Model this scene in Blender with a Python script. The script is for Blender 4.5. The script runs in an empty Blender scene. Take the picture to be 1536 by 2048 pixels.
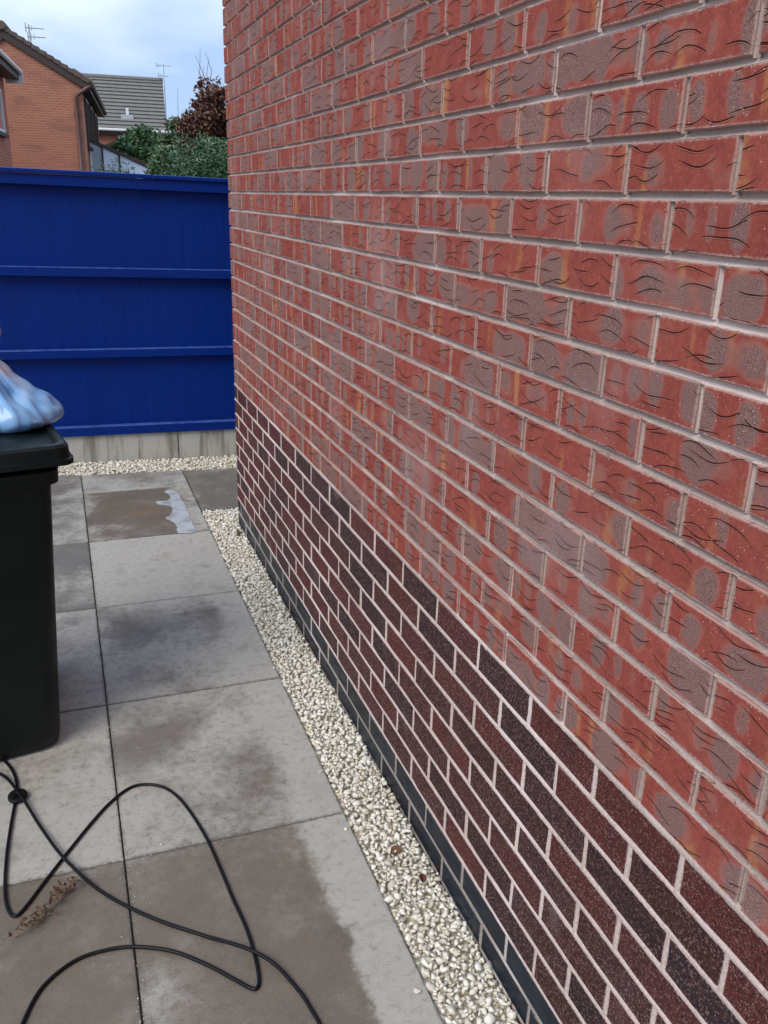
import bpy, bmesh, math, random
import numpy as np
from mathutils import Vector, Matrix, noise as mnoise
random.seed(7); RNG = np.random.default_rng(7)
scene = bpy.context.scene
COL = scene.collection
R = math.radians

# ------------------------------------------------------------------ camera
F_PX, CAM = 1718.17, Vector((-0.7801, -4.2730, 1.6291))
YAW, PITCH, ROLL = 0.360255, -0.347926, 0.029967
FWD = Vector((math.sin(YAW)*math.cos(PITCH), math.cos(YAW)*math.cos(PITCH), math.sin(PITCH)))
_r = Vector((math.cos(YAW), -math.sin(YAW), 0)); _u = _r.cross(FWD)
RGT = math.cos(ROLL)*_r + math.sin(ROLL)*_u
UPV = -math.sin(ROLL)*_r + math.cos(ROLL)*_u
cd = bpy.data.cameras.new('camera'); cam = bpy.data.objects.new('camera', cd); COL.objects.link(cam)
cd.sensor_fit = 'HORIZONTAL'; cd.sensor_width = 36.0; cd.lens = F_PX/1536*36.0
cd.clip_start = 0.05; cd.clip_end = 2000
rot = Matrix((RGT, UPV, -FWD)).transposed()
cam.matrix_world = Matrix.Translation(CAM) @ rot.to_4x4()
scene.camera = cam
scene.render.resolution_x, scene.render.resolution_y = 768, 1024

# ------------------------------------------------------------------ world, sun, exposure
SUN_EL, SUN_AZ = R(46), R(232)          # azimuth clockwise from +Y: behind the camera, to the left
w = bpy.data.worlds.new('World'); scene.world = w; w.use_nodes = True
nt = w.node_tree; nt.nodes.clear()
out = nt.nodes.new('ShaderNodeOutputWorld'); bg = nt.nodes.new('ShaderNodeBackground')
sky = nt.nodes.new('ShaderNodeTexSky'); sky.sky_type = 'NISHITA'; sky.sun_disc = False
sky.sun_elevation = SUN_EL; sky.sun_rotation = SUN_AZ; sky.air_density = 1.0; sky.dust_density = 1.5
tc = nt.nodes.new('ShaderNodeTexCoord')
mp = nt.nodes.new('ShaderNodeMapping'); mp.inputs['Scale'].default_value = (1, 1, 2.6); mp.inputs['Location'].default_value = (3.1, 1.7, .4)
n1 = nt.nodes.new('ShaderNodeTexNoise'); n1.inputs['Scale'].default_value = 4.0; n1.inputs['Detail'].default_value = 6; n1.inputs['Roughness'].default_value = .52
n1.inputs['Distortion'].default_value = .25
mr = nt.nodes.new('ShaderNodeMapRange'); mr.inputs['From Min'].default_value = .36; mr.inputs['From Max'].default_value = .66
n2 = nt.nodes.new('ShaderNodeTexNoise'); n2.inputs['Scale'].default_value = 3.1; n2.inputs['Detail'].default_value = 4
rc = nt.nodes.new('ShaderNodeValToRGB'); rc.color_ramp.elements[0].position = .40; rc.color_ramp.elements[1].position = .60
rc.color_ramp.elements[0].color = (3.7, 5.2, 7.9, 1); rc.color_ramp.elements[1].color = (7.3, 8.4, 9.8, 1)
mx = nt.nodes.new('ShaderNodeMix'); mx.data_type = 'RGBA'
L = nt.links.new
L(tc.outputs['Generated'], mp.inputs['Vector']); L(mp.outputs[0], n1.inputs['Vector']); L(mp.outputs[0], n2.inputs['Vector'])
L(n1.outputs[0], mr.inputs['Value']); L(n2.outputs[0], rc.inputs['Fac'])
mr.inputs['To Min'].default_value = .72; mr.inputs['To Max'].default_value = 1.0
L(mr.outputs[0], mx.inputs[0]); L(sky.outputs[0], mx.inputs[6]); L(rc.outputs[0], mx.inputs[7])
L(mx.outputs[2], bg.inputs['Color']); bg.inputs['Strength'].default_value = 0.085
L(bg.outputs[0], out.inputs['Surface'])
sd = bpy.data.lights.new('sun', 'SUN'); sd.energy = 1.5; sd.angle = R(32); sd.color = (1, .90, .78)
sun = bpy.data.objects.new('sun', sd); COL.objects.link(sun)
sdir = Vector((math.sin(SUN_AZ)*math.cos(SUN_EL), math.cos(SUN_AZ)*math.cos(SUN_EL), math.sin(SUN_EL)))
sun.rotation_euler = sdir.to_track_quat('Z', 'Y').to_euler()
scene.view_settings.view_transform = 'Standard'; scene.view_settings.look = 'None'
scene.view_settings.gamma = 1.0; scene.view_settings.exposure = 0.64
scene.view_settings.use_curve_mapping = False

# ------------------------------------------------------------------ helpers
def ray(u, v): return (u-768)/F_PX*RGT - (v-1024)/F_PX*UPV + FWD
def gnd(u, v, z=0.0):
    d = ray(u, v); t = (z-CAM.z)/d.z; return CAM + d*t
def proj(p):
    d = Vector(p)-CAM; w_ = d.dot(FWD)
    if w_ < .05: return None
    return 768+F_PX*d.dot(RGT)/w_, 1024-F_PX*d.dot(UPV)/w_
E1 = Vector((.9955089, -.0946680, 0)); E2 = Vector((.0946680, .9955089, 0))    # along the fence / away from it
FROT = math.atan2(E1.y, E1.x)
FP0 = Vector((-.78, 1.321, 0))
def far(u, v, D):                       # pixel -> (along, away, z) at D metres in front of the camera, in the fence's frame
    d = ray(u, v); X = CAM + d*(D/d.dot(E2)); q = X-CAM
    return Vector((q.dot(E1), D, X.z))

def link(o, parent=None):
    COL.objects.link(o)
    if parent is not None: o.parent = parent
    return o
def tag(o, label, cat=None, group=None, kind=None):
    if label: o['label'] = label
    if cat: o['category'] = cat
    if group: o['group'] = group
    if kind: o['kind'] = kind
    return o
def empty(name, loc=(0,0,0), rz=0):
    o = bpy.data.objects.new(name, None); o.empty_display_size = .1
    o.location = loc; o.rotation_euler = (0, 0, rz); return link(o)
def mesh_obj(name, V, Fc, mat, parent=None, smooth=False):
    me = bpy.data.meshes.new(name); me.from_pydata([tuple(v) for v in V], [], Fc); me.update()
    if smooth: me.polygons.foreach_set('use_smooth', [True]*len(me.polygons))
    if mat: me.materials.append(mat)
    return link(bpy.data.objects.new(name, me), parent)

class MB:
    def __init__(s): s.V = []; s.F = []
    def add(s, V, Fc):
        b = len(s.V); s.V += [Vector(v) for v in V]; s.F += [tuple(i+b for i in f) for f in Fc]; return s
    def box(s, x0, x1, y0, y1, z0, z1, c=0.0):
        if c <= 0:
            V = [(x,y,z) for z in (z0,z1) for y in (y0,y1) for x in (x0,x1)]
            return s.add(V, [(0,2,3,1),(4,5,7,6),(0,1,5,4),(2,6,7,3),(0,4,6,2),(1,3,7,5)])
        bm = bmesh.new(); r = bmesh.ops.create_cube(bm, size=1)
        for v in bm.verts: v.co = Vector(((x0+x1)/2+v.co.x*(x1-x0), (y0+y1)/2+v.co.y*(y1-y0), (z0+z1)/2+v.co.z*(z1-z0)))
        bmesh.ops.bevel(bm, geom=bm.edges[:], offset=c, segments=1, affect='EDGES')
        bm.verts.index_update()
        s.add([v.co.copy() for v in bm.verts], [tuple(v.index for v in f.verts) for f in bm.faces]); bm.free(); return s
    def prism(s, poly, z0, z1, ch=0.0):
        n = len(poly); c = Vector((sum(p[0] for p in poly)/n, sum(p[1] for p in poly)/n))
        ins = []
        for i in range(n):
            p, a, b = Vector(poly[i]), Vector(poly[i-1]), Vector(poly[(i+1) % n])
            d = ((a-p).normalized()+(b-p).normalized()); ins.append(p+d*ch)
        V = [(p[0],p[1],z0) for p in poly]+[(p[0],p[1],z1-ch) for p in poly]
        if ch > 0: V += [(p[0],p[1],z1) for p in ins]
        Fc = [tuple(range(n))[::-1]]; rings = 3 if ch > 0 else 2
        for r_ in range(rings-1):
            for i in range(n): j = (i+1) % n; Fc.append((r_*n+i, r_*n+j, (r_+1)*n+j, (r_+1)*n+i))
        Fc.append(tuple(range((rings-1)*n, rings*n))); return s.add(V, Fc)
    def tube(s, pts, r, k=8, cap=True):
        pts = [Vector(p) for p in pts]; V = []; Fc = []; n = len(pts); up = None
        for i, p in enumerate(pts):
            t = (pts[min(i+1,n-1)]-pts[max(i-1,0)]).normalized()
            if up is None: up = Vector((0,0,1)) if abs(t.z) < .9 else Vector((1,0,0))
            sd_ = t.cross(up).normalized(); up = sd_.cross(t).normalized()
            rr = r[i] if hasattr(r, '__len__') else r
            for j in range(k):
                a = 2*math.pi*j/k; V.append(p+rr*(math.cos(a)*sd_+math.sin(a)*up))
        for i in range(n-1):
            for j in range(k): Fc.append((i*k+j, i*k+(j+1)%k, (i+1)*k+(j+1)%k, (i+1)*k+j))
        if cap: Fc.append(tuple(range(k))); Fc.append(tuple(range((n-1)*k, n*k))[::-1])
        return s.add(V, Fc)
    def build(s, name, mat, parent=None, smooth=False): return mesh_obj(name, s.V, s.F, mat, parent, smooth)
def spline(P, seg=8, closed=False):
    P = [Vector(p) for p in P]; n = len(P); o = []
    for i in range(n if closed else n-1):
        g = (lambda k: P[k % n]) if closed else (lambda k: P[max(0, min(n-1, k))])
        a, b, c, d = g(i-1), g(i), g(i+1), g(i+2)
        for j in range(seg):
            t = j/seg; o.append(.5*((2*b)+(c-a)*t+(2*a-5*b+4*c-d)*t*t+(3*b-a-3*c+d)*t**3))
    if not closed: o.append(P[-1])
    return o

# ------------------------------------------------------------------ node helper
class Mt:
    def __init__(s, name, rough=.7):
        s.m = bpy.data.materials.new(name); s.m.use_nodes = True; s.nt = s.m.node_tree
        s.p = s.nt.nodes['Principled BSDF']; s.p.inputs['Roughness'].default_value = rough
    def n(s, t): return s.nt.nodes.new('ShaderNode'+t)
    def put(s, sock, v):
        if isinstance(v, bpy.types.NodeSocket): s.nt.links.new(v, sock)
        elif isinstance(v, (tuple, list)) and len(v) == 3 and len(sock.default_value) == 4: sock.default_value = (*v, 1)
        else: sock.default_value = v
    def math(s, op, a, b=None, c=None, clamp=False):
        nd = s.n('Math'); nd.operation = op; nd.use_clamp = clamp; s.put(nd.inputs[0], a)
        if b is not None: s.put(nd.inputs[1], b)
        if c is not None: s.put(nd.inputs[2], c)
        return nd.outputs[0]
    def mr(s, v, a, b, lo=0.0, hi=1.0, smooth=True):
        nd = s.n('MapRange'); nd.interpolation_type = 'SMOOTHSTEP' if smooth else 'LINEAR'
        for k, x in zip((0,1,2,3,4), (v,a,b,lo,hi)): s.put(nd.inputs[k], x)
        return nd.outputs[0]
    def mix(s, f, a, b, mode='MIX'):
        nd = s.n('Mix'); nd.data_type = 'RGBA'; nd.blend_type = mode
        s.put(nd.inputs[0], f); s.put(nd.inputs[6], a); s.put(nd.inputs[7], b); return nd.outputs[2]
    def xyz(s, v): nd = s.n('SeparateXYZ'); s.put(nd.inputs[0], v); return nd.outputs[0], nd.outputs[1], nd.outputs[2]
    def vec(s, x, y, z=0.0):
        nd = s.n('CombineXYZ'); s.put(nd.inputs[0], x); s.put(nd.inputs[1], y); s.put(nd.inputs[2], z); return nd.outputs[0]
    def pos(s): return s.n('NewGeometry').outputs['Position']
    def obj(s): return s.n('TexCoord').outputs['Object']
    def noise(s, v, scale=1.0, detail=2.0, rough=.5, col=False):
        nd = s.n('TexNoise'); s.put(nd.inputs['Vector'], v); nd.inputs['Scale'].default_value = scale
        nd.inputs['Detail'].default_value = detail; nd.inputs['Roughness'].default_value = rough
        return nd.outputs['Color' if col else 0]
    def vor(s, v, scale=1.0, rnd=1.0, dim='3D'):
        nd = s.n('TexVoronoi'); nd.voronoi_dimensions = dim; s.put(nd.inputs['Vector'], v)
        nd.inputs['Scale'].default_value = scale; nd.inputs['Randomness'].default_value = rnd; return nd
    def white(s, v):
        nd = s.n('TexWhiteNoise'); s.put(nd.inputs[0], v); return s.xyz(nd.outputs['Color'])
    def ramp(s, v, stops):
        nd = s.n('ValToRGB'); e = nd.color_ramp.elements
        while len(e) < len(stops): e.new(.5)
        for k, (p, c) in zip(e, stops): k.position = p; k.color = (*c, 1)
        s.put(nd.inputs[0], v); return nd.outputs[0]
    def scale(s, v, sc):
        nd = s.n('Mapping'); s.put(nd.inputs[0], v); nd.inputs['Scale'].default_value = sc; return nd.outputs[0]
    def bump(s, h, strength=.5, dist=.002):
        nd = s.n('Bump'); nd.inputs['Strength'].default_value = strength; nd.inputs['Distance'].default_value = dist
        s.put(nd.inputs['Height'], h); s.nt.links.new(nd.outputs[0], s.p.inputs['Normal'])
    def color(s, c): s.put(s.p.inputs['Base Color'], c)
    def rough(s, c): s.put(s.p.inputs['Roughness'], c)
def simple(name, c, rough=.6, var=.25, sc=8.0, bump=0.0, bsc=60.0, spec=None, dist=.002):
    m = Mt(name, rough); o = m.obj(); f = m.noise(o, sc, 4, .6)
    m.color(m.mix(f, tuple(x*(1-var) for x in c), tuple(min(1,x*(1+var)) for x in c)))
    if bump: m.bump(m.noise(o, bsc, 3), bump, dist)
    if spec is not None: m.p.inputs['Specular IOR Level'].default_value = spec
    return m.m

# ---- wall materials: every brick has its own numbers, taken from the course and place it is laid in
def brick_coords(m):
    x, y, z = m.xyz(m.pos()); c = m.math('FLOOR', m.math('DIVIDE', m.math('ADD', z, .005), .075))
    odd = m.math('FLOORED_MODULO', c, 2.0)
    a = m.math('SUBTRACT', m.math('MULTIPLY', odd, .1125), y)
    i = m.math('FLOOR', m.math('DIVIDE', m.math('ADD', a, .005), .225))
    u = m.math('SUBTRACT', a, m.math('MULTIPLY', i, .225)); v = m.math('SUBTRACT', z, m.math('MULTIPLY', c, .075))
    return x, y, z, c, i, u, v
def edge_dist(m, u, v):
    return m.math('MINIMUM', m.math('MINIMUM', u, m.math('SUBTRACT', .215, u)), m.math('MINIMUM', v, m.math('SUBTRACT', .065, v)))
def mat_red():
    m = Mt('red_facing_brick', .85); x, y, z, c, i, u, v = brick_coords(m)
    r0, r1, r2 = m.white(m.vec(i, c, 1.3)); s0, s1, s2 = m.white(m.vec(i, c, 7.7))
    P = m.pos(); grain = m.noise(P, 750, 2, .7); mid = m.noise(P, 90, 3, .6)
    base = m.mix(r0, (.29,.058,.045), (.39,.090,.064))
    base = m.mix(m.math('MULTIPLY', m.noise(P, 28, 3), .8), base, (.40,.105,.068))
    base = m.mix(m.math('MULTIPLY', m.mr(grain, .48, .68), .55), base, (.14,.028,.028))
    base = m.mix(m.mr(m.noise(P, 45, 5, .7), .30, .72, .0, .62), base, (.20,.042,.042))
    base = m.mix(m.math('MULTIPLY', m.mr(m.noise(P, 170, 4, .75), .50, .70), .45), base, (.46,.17,.14))
    # orange kiss marks, in upright bands
    o1 = m.noise(m.vec(m.math('ADD', m.math('MULTIPLY', u, m.math('ADD', 14., m.math('MULTIPLY', r2, 18.))), m.math('MULTIPLY', s0, 90.)), m.math('ADD', m.math('MULTIPLY', v, 4.), m.math('MULTIPLY', s1, 60.))), 1, 1)
    om = m.mr(m.math('ADD', o1, m.math('MULTIPLY', m.math('SUBTRACT', mid, .5), .22)), .60, .76)
    base = m.mix(m.math('MULTIPLY', om, .85), base, m.mix(grain, (.40,.15,.055), (.52,.24,.10)))
    # sanded grey-purple patches with rounded ends
    vv = m.math('DIVIDE', m.math('SUBTRACT', v, .0325), .0325)
    g1 = m.noise(m.vec(m.math('ADD', m.math('MULTIPLY', u, m.math('ADD', 11., m.math('MULTIPLY', s0, 19.))), m.math('MULTIPLY', r1, 80.)), m.math('ADD', m.math('MULTIPLY', v, 3.), m.math('MULTIPLY', r2, 70.))), 1, .3)
    g1 = m.math('SUBTRACT', g1, m.math('MULTIPLY', m.math('POWER', m.math('ABSOLUTE', m.math('ADD', vv, m.math('MULTIPLY', m.math('SUBTRACT', s1, .5), .45))), 3.0), .21))
    g1 = m.math('ADD', g1, m.math('MULTIPLY', m.math('SUBTRACT', s2, .5), .16))
    g1 = m.math('ADD', g1, m.math('MULTIPLY', m.mr(r0, .84, .92), .2))
    g1 = m.math('ADD', g1, m.math('ADD', m.math('MULTIPLY', m.math('SUBTRACT', grain, .5), .10), m.math('MULTIPLY', m.math('SUBTRACT', mid, .5), .10)))
    pm = m.mr(g1, .508, .575)
    halo = m.math('MULTIPLY', m.mr(g1, .455, .52), .35)
    base = m.mix(halo, base, (.40,.22,.18))
    sand = m.mix(m.mr(grain, .40, .62), m.mix(r1, (.075,.038,.040), (.100,.052,.048)), (.37,.265,.245))
    base = m.mix(m.math('MULTIPLY', pm, .70), base, sand)
    # creases: groove shade and lip highlight painted into the colour, besides the bump
    fac = None; hh = None
    for k, (cw, ch, cv) in enumerate(((.105,.0225,7.5), (.13,.036,-5.))):
        q = m.vec(m.math('ADD', m.math('DIVIDE', u, cw), m.math('MULTIPLY', s0, 40.+k*9)), m.math('ADD', m.math('DIVIDE', v, ch), m.math('MULTIPLY', r2, 30.+k*7)))
        vo = m.vor(q, 1.0, .75, '2D'); px, py, _ = m.xyz(vo.outputs['Position']); qx, qy, _ = m.xyz(q)
        c0, c1, c2 = m.xyz(vo.outputs['Color'])
        lx = m.math('MULTIPLY', m.math('SUBTRACT', qx, px), cw); ly = m.math('MULTIPLY', m.math('SUBTRACT', qy, py), ch)
        sg = m.math('SUBTRACT', m.math('MULTIPLY', m.math('GREATER_THAN', r1, .5), 2.0), 1.0)
        cur = m.math('MULTIPLY', m.math('MULTIPLY', sg, m.math('ADD', c1, .35)), cv)
        y0 = m.math('ADD', m.math('MULTIPLY', cur, m.math('MULTIPLY', lx, lx)), m.math('MULTIPLY', m.math('SUBTRACT', c0, .5), m.math('MULTIPLY', lx, .55)))
        y0 = m.math('ADD', y0, m.math('MULTIPLY', m.math('SINE', m.math('ADD', m.math('MULTIPLY', lx, 85.), m.math('MULTIPLY', c2, 6.))), .0016))
        half = m.math('ADD', .020, m.math('MULTIPLY', c2, .032))
        tap = m.math('SUBTRACT', 1.0, m.math('POWER', m.math('DIVIDE', m.math('ABSOLUTE', lx), half), 2.0), clamp=True)
        sd_ = m.math('SUBTRACT', ly, y0); ds = m.math('ABSOLUTE', sd_)
        wd = m.math('MULTIPLY', m.math('MULTIPLY', m.math('SQRT', tap), m.math('ADD', .35, m.math('MULTIPLY', m.noise(P, 55, 2), 1.1))), .00105)
        ok = m.math('MULTIPLY', m.math('GREATER_THAN', tap, .02), m.math('GREATER_THAN', c0, .10 if k == 0 else .55))
        f = m.math('MULTIPLY', m.mr(m.math('SUBTRACT', ds, wd), -.0006, .0003, 1., 0.), ok)
        lip = m.math('MULTIPLY', m.math('MULTIPLY', m.mr(m.math('ABSOLUTE', m.math('ADD', sd_, .0017)), .0002, .0011, 1., 0.), ok), m.math('MULTIPLY', tap, 1.0))
        fac = f if fac is None else m.math('MAXIMUM', fac, f); hh = lip if hh is None else m.math('MAXIMUM', hh, lip)
    base = m.mix(m.math('MULTIPLY', hh, .30), base, (.52,.25,.17))
    base = m.mix(m.math('MULTIPLY', fac, .95), base, (.022,.007,.007))
    # mortar smears along the arrises, lime specks, and bloom spread wider to paint a pale light wash
    ed = m.math('ADD', edge_dist(m, u, v), m.math('MULTIPLY', m.math('SUBTRACT', m.noise(P, 140, 3, .7), .5), .010))
    base = m.mix(m.math('MULTIPLY', m.mr(ed, .0005, .0045, 1., 0.), .62), base, (.50,.36,.32))
    sp = m.vor(P, 120.); base = m.mix(m.math('MULTIPLY', m.mr(sp.outputs['Distance'], .07, .13, 1., 0.), m.math('GREATER_THAN', m.xyz(sp.outputs['Color'])[0], .72)), base, (.62,.52,.48))
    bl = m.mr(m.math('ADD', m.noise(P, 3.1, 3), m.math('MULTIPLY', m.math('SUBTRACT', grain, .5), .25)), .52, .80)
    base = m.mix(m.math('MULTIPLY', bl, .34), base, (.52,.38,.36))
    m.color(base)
    h = m.math('ADD', m.math('MULTIPLY', grain, m.math('ADD', .18, m.math('MULTIPLY', pm, .4))), m.math('MULTIPLY', mid, .30))
    h = m.math('ADD', m.math('SUBTRACT', h, m.math('MULTIPLY', fac, 1.0)), m.math('MULTIPLY', hh, .35))
    m.bump(h, .9, .0026); m.p.inputs['Specular IOR Level'].default_value = .12
    return m.m
def mat_dark():
    m = Mt('dark_rustic_brick', .5); x, y, z, c, i, u, v = brick_coords(m); P = m.pos()
    r0, r1, r2 = m.white(m.vec(i, c, 3.3))
    base = m.ramp(r0, [(0,(.15,.033,.030)), (.25,(.20,.042,.035)), (.36,(.085,.030,.030)), (.48,(.034,.027,.033)), (.60,(.17,.044,.040)), (.76,(.048,.036,.045)), (.86,(.13,.040,.038)), (1,(.21,.046,.038))])
    lo = m.noise(P, 14, 3, .6); base = m.mix(m.math('MULTIPLY', m.mr(lo, .45, .7), .6), base, m.mix(r1, (.035,.028,.036), (.12,.034,.028)))
    vo = m.vor(P, 290.); g = m.xyz(vo.outputs['Color'])[0]; gr = m.noise(P, 520, 2, .7)
    base = m.mix(m.mr(g, .42, .92, 0., .95), base, m.mix(.30, m.mix(r2, (.25,.085,.072), (.27,.11,.098)), base))
    base = m.mix(m.math('MULTIPLY', m.mr(gr, .43, .57, 1., 0.), .88), base, (.012,.007,.007))
    fl = m.math('MULTIPLY', m.math('GREATER_THAN', g, .84), m.mr(vo.outputs['Distance'], .2, .5, 1., 0.))
    base = m.mix(m.math('MULTIPLY', fl, .75), base, (.38,.25,.225))
    bl = m.mr(m.math('ADD', m.noise(P, 4.3, 2), m.math('MULTIPLY', m.math('SUBTRACT', gr, .5), .3)), .66, .82)
    base = m.mix(m.math('MULTIPLY', bl, .42), base, (.42,.35,.36))
    ed = m.math('ADD', edge_dist(m, u, v), m.math('MULTIPLY', m.math('SUBTRACT', m.noise(P, 160, 3, .7), .5), .010))
    base = m.mix(m.math('MULTIPLY', m.mr(ed, .000, .0022, 1., 0.), .5), base, (.45,.36,.34))
    m.color(base); m.rough(m.mr(g, .2, .95, .75, .40, False))
    m.bump(m.math('ADD', m.math('MULTIPLY', vo.outputs['Distance'], .9), gr), .9, .0034); m.p.inputs['Specular IOR Level'].default_value = .22
    return m.m
def mat_blue():
    m = Mt('blue_engineering_brick', .4); P = m.pos(); x, y, z, c, i, u, v = brick_coords(m); r0, r1, r2 = m.white(m.vec(i, c, 5.1))
    base = m.mix(r0, (.005,.0085,.017), (.011,.017,.030)); lo = m.noise(m.scale(P, (1, 12, 40)), 1.2, 4, .6)
    base = m.mix(m.math('MULTIPLY', m.mr(lo, .5, .8), .35), base, (.022,.029,.043))
    sc = m.noise(m.scale(P, (1, 5, 130)), 3, 3, .6); base = m.mix(m.math('MULTIPLY', m.mr(sc, .66, .74), .5), base, (.30,.30,.30))
    ed = m.math('ADD', edge_dist(m, u, v), m.math('MULTIPLY', m.math('SUBTRACT', m.noise(P, 160, 3, .7), .5), .012))
    base = m.mix(m.math('MULTIPLY', m.mr(ed, .000, .003, 1., 0.), .4), base, (.40,.37,.35))
    m.color(base); m.rough(m.mr(lo, .3, .8, .3, .55)); m.bump(m.noise(P, 260, 3), .25, .001); m.p.inputs['Specular IOR Level'].default_value = .16; return m.m
def mat_mortar():
    m = Mt('mortar', .9); P = m.pos(); x, y, z = m.xyz(P)
    f = m.noise(P, 260, 3, .7); lo = m.noise(P, 6, 3, .6)
    up = m.mix(lo, (.38,.295,.26), (.56,.45,.405)); dn = m.mix(lo, (.52,.41,.375), (.68,.545,.50))
    base = m.mix(m.mr(z, .738, .744), dn, up)
    base = m.mix(m.mr(z, .13, .145, 1., 0.), base, m.mix(lo, (.22,.19,.16), (.36,.31,.28)))
    base = m.mix(m.math('MULTIPLY', m.mr(f, .46, .68), .45), base, (.20,.175,.16))
    wh = m.mr(m.noise(P, 2.2, 4), .50, .66); base = m.mix(m.math('MULTIPLY', wh, .6), base, (.74,.64,.61))
    m.color(base); m.bump(m.math('ADD', f, m.math('MULTIPLY', m.noise(P, 60, 3), .8)), .6, .002); return m.m
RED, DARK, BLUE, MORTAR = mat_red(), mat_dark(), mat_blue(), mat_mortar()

# ------------------------------------------------------------------ setting: ground, slabs, gravel bed
GROUND = simple('earth', (.07,.06,.045), .95, .4, 3.0, .6, 40)
o = MB().box(-600, 600, -300, 900, -.6, -.075).build('ground', GROUND); o['kind'] = 'structure'
SUBB = simple('bedding_sand', (.060,.055,.046), .95, .4, 60.0, .6, 300)
fl = lambda s: FP0+E1*s      # a point on the fence line
sub = MB().prism([(-2.6,-6.2),(1.4,-6.2),(1.4,1.28),(-2.6,1.55)], -.2, -.0300).build('sub_base', SUBB); sub['kind'] = 'structure'

JS = MB()
for _x in (-.757, -1.357, -1.957): JS.box(_x-.006, _x+.006, -6.1, 1.0, -.028, -.004)
for _k in range(9): JS.box(-2.55, -.166, .661-.761*_k-.006, .661-.761*_k+.006, -.0275, -.0045)
JS.box(.434, .446, .215, .9, -.028, -.004); JS.box(-.1668, -.1548, .215, .95, -.028, -.0042)
o = JS.build('jointing_sand', SUBB); o['kind'] = 'structure'
def mat_slab():
    m = Mt('concrete_paving', .8); O = m.obj(); P = m.pos(); x, y, z = m.xyz(O)
    oi = m.n('ObjectInfo'); wet, tint, side = m.xyz(oi.outputs['Color']); rn = oi.outputs['Random']
    V = m.vec(m.math('ADD', x, m.math('MULTIPLY', rn, 37.)), y, 0.)
    n1 = m.noise(V, 3.0, 9, .62); n2 = m.noise(V, 10, 8, .70); n3 = m.noise(P, 330, 3, .75); n4 = m.noise(V, 42, 6, .72)
    ed = m.math('MINIMUM', m.math('SUBTRACT', .298, m.math('ABSOLUTE', x)), m.math('SUBTRACT', .379, m.math('ABSOLUTE', y)))
    k = m.math('ADD', m.math('MULTIPLY', m.math('SUBTRACT', n1, .5), 1.7), m.math('MULTIPLY', m.math('SUBTRACT', n2, .5), .75))
    k = m.math('ADD', m.math('ADD', k, wet), m.math('MULTIPLY', m.mr(ed, 0., .12, 1., 0.), -.16))
    sx = m.math('ADD', x, m.math('MULTIPLY', m.math('SUBTRACT', n2, .5), .14))
    k = m.math('ADD', k, m.math('MULTIPLY', m.math('MULTIPLY', m.mr(sx, .13, .22), side), -1.0))
    k = m.math('ADD', k, m.math('ADD', m.math('MULTIPLY', m.math('SUBTRACT', n3, .5), .35), m.math('MULTIPLY', m.math('SUBTRACT', n4, .5), .45)))
    damp = m.mr(k, .26, .78)
    dry = m.mix(n2, (.36,.35,.315), (.50,.485,.445))
    wetc = m.mix(tint, m.mix(n2, (.145,.140,.128), (.225,.218,.20)), m.mix(n2, (.130,.104,.076), (.205,.168,.125)))
    base = m.mix(damp, dry, wetc)
    mo2 = m.noise(V, 5.0, 9, .68); base = m.mix(m.mr(mo2, .50, .72, 0., .55), base, m.mix(tint, (.34,.33,.305), (.30,.275,.235))); base = m.mix(m.mr(mo2, .28, .48, .45, 0.), base, m.mix(tint, (.105,.100,.09), (.105,.088,.066)))
    base = m.mix(m.math('MULTIPLY', m.mr(m.noise(V, 2.3, 4, .6), .52, .66), m.math('MULTIPLY', m.mr(tint, .85, 1.), .55)), base, (.23,.14,.06))
    base = m.mix(m.math('MULTIPLY', m.mr(n4, .50, .68), .38), base, (.10,.09,.075))
    gy = m.mr(m.noise(V, 5.5, 3, .6), .58, .72); base = m.mix(m.math('MULTIPLY', gy, .22), base, (.17,.15,.08))
    base = m.mix(m.math('MULTIPLY', m.mr(n3, .53, .68), .50), base, (.075,.07,.06))
    base = m.mix(m.math('MULTIPLY', m.mr(n3, .30, .45, 1., 0.), .24), base, (.62,.60,.56))
    pit = m.vor(P, 85.); pm = m.math('MULTIPLY', m.mr(pit.outputs['Distance'], .05, .12, 1., 0.), m.math('GREATER_THAN', m.xyz(pit.outputs['Color'])[0], .82))
    base = m.mix(m.math('MULTIPLY', pm, .75), base, (.04,.037,.032))
    jd = m.math('ADD', ed, m.math('MULTIPLY', m.math('SUBTRACT', m.noise(P, 60, 4, .7), .5), .03))
    base = m.mix(m.math('MULTIPLY', m.mr(jd, -.002, .010, 1., 0.), .55), base, (.07,.065,.055))
    m.color(base); m.rough(m.mr(damp, 0., 1., .85, .42))
    h = m.math('SUBTRACT', m.math('ADD', m.math('MULTIPLY', n3, .30), m.math('MULTIPLY', n4, .5)), m.math('MULTIPLY', pm, .6)); m.bump(h, .4, .002)
    return m.m
SLAB = mat_slab()
patio = empty('patio'); patio['kind'] = 'structure'
TOP = .006; G = .0019
XC = [-2.557, -1.957, -1.357, -.757, -.1608]; YR = [.661-.761*k for k in range(9)]
def slab(poly, wet, tint, side):
    cx = (min(p[0] for p in poly)+max(p[0] for p in poly))/2; cy = (min(p[1] for p in poly)+max(p[1] for p in poly))/2
    dz = random.uniform(-.0012, .0012)
    o = MB().prism([(p[0]-cx, p[1]-cy) for p in poly], -.045, 0, .0018).build('paving_slab', SLAB, patio)
    o.location = (cx, cy, TOP+dz); o.color = (wet, tint, side, 1); return o
EDGE = lambda x: 1.049 + (x+.936)*(.937-1.049)/1.10         # cut edge that follows the fence
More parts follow.
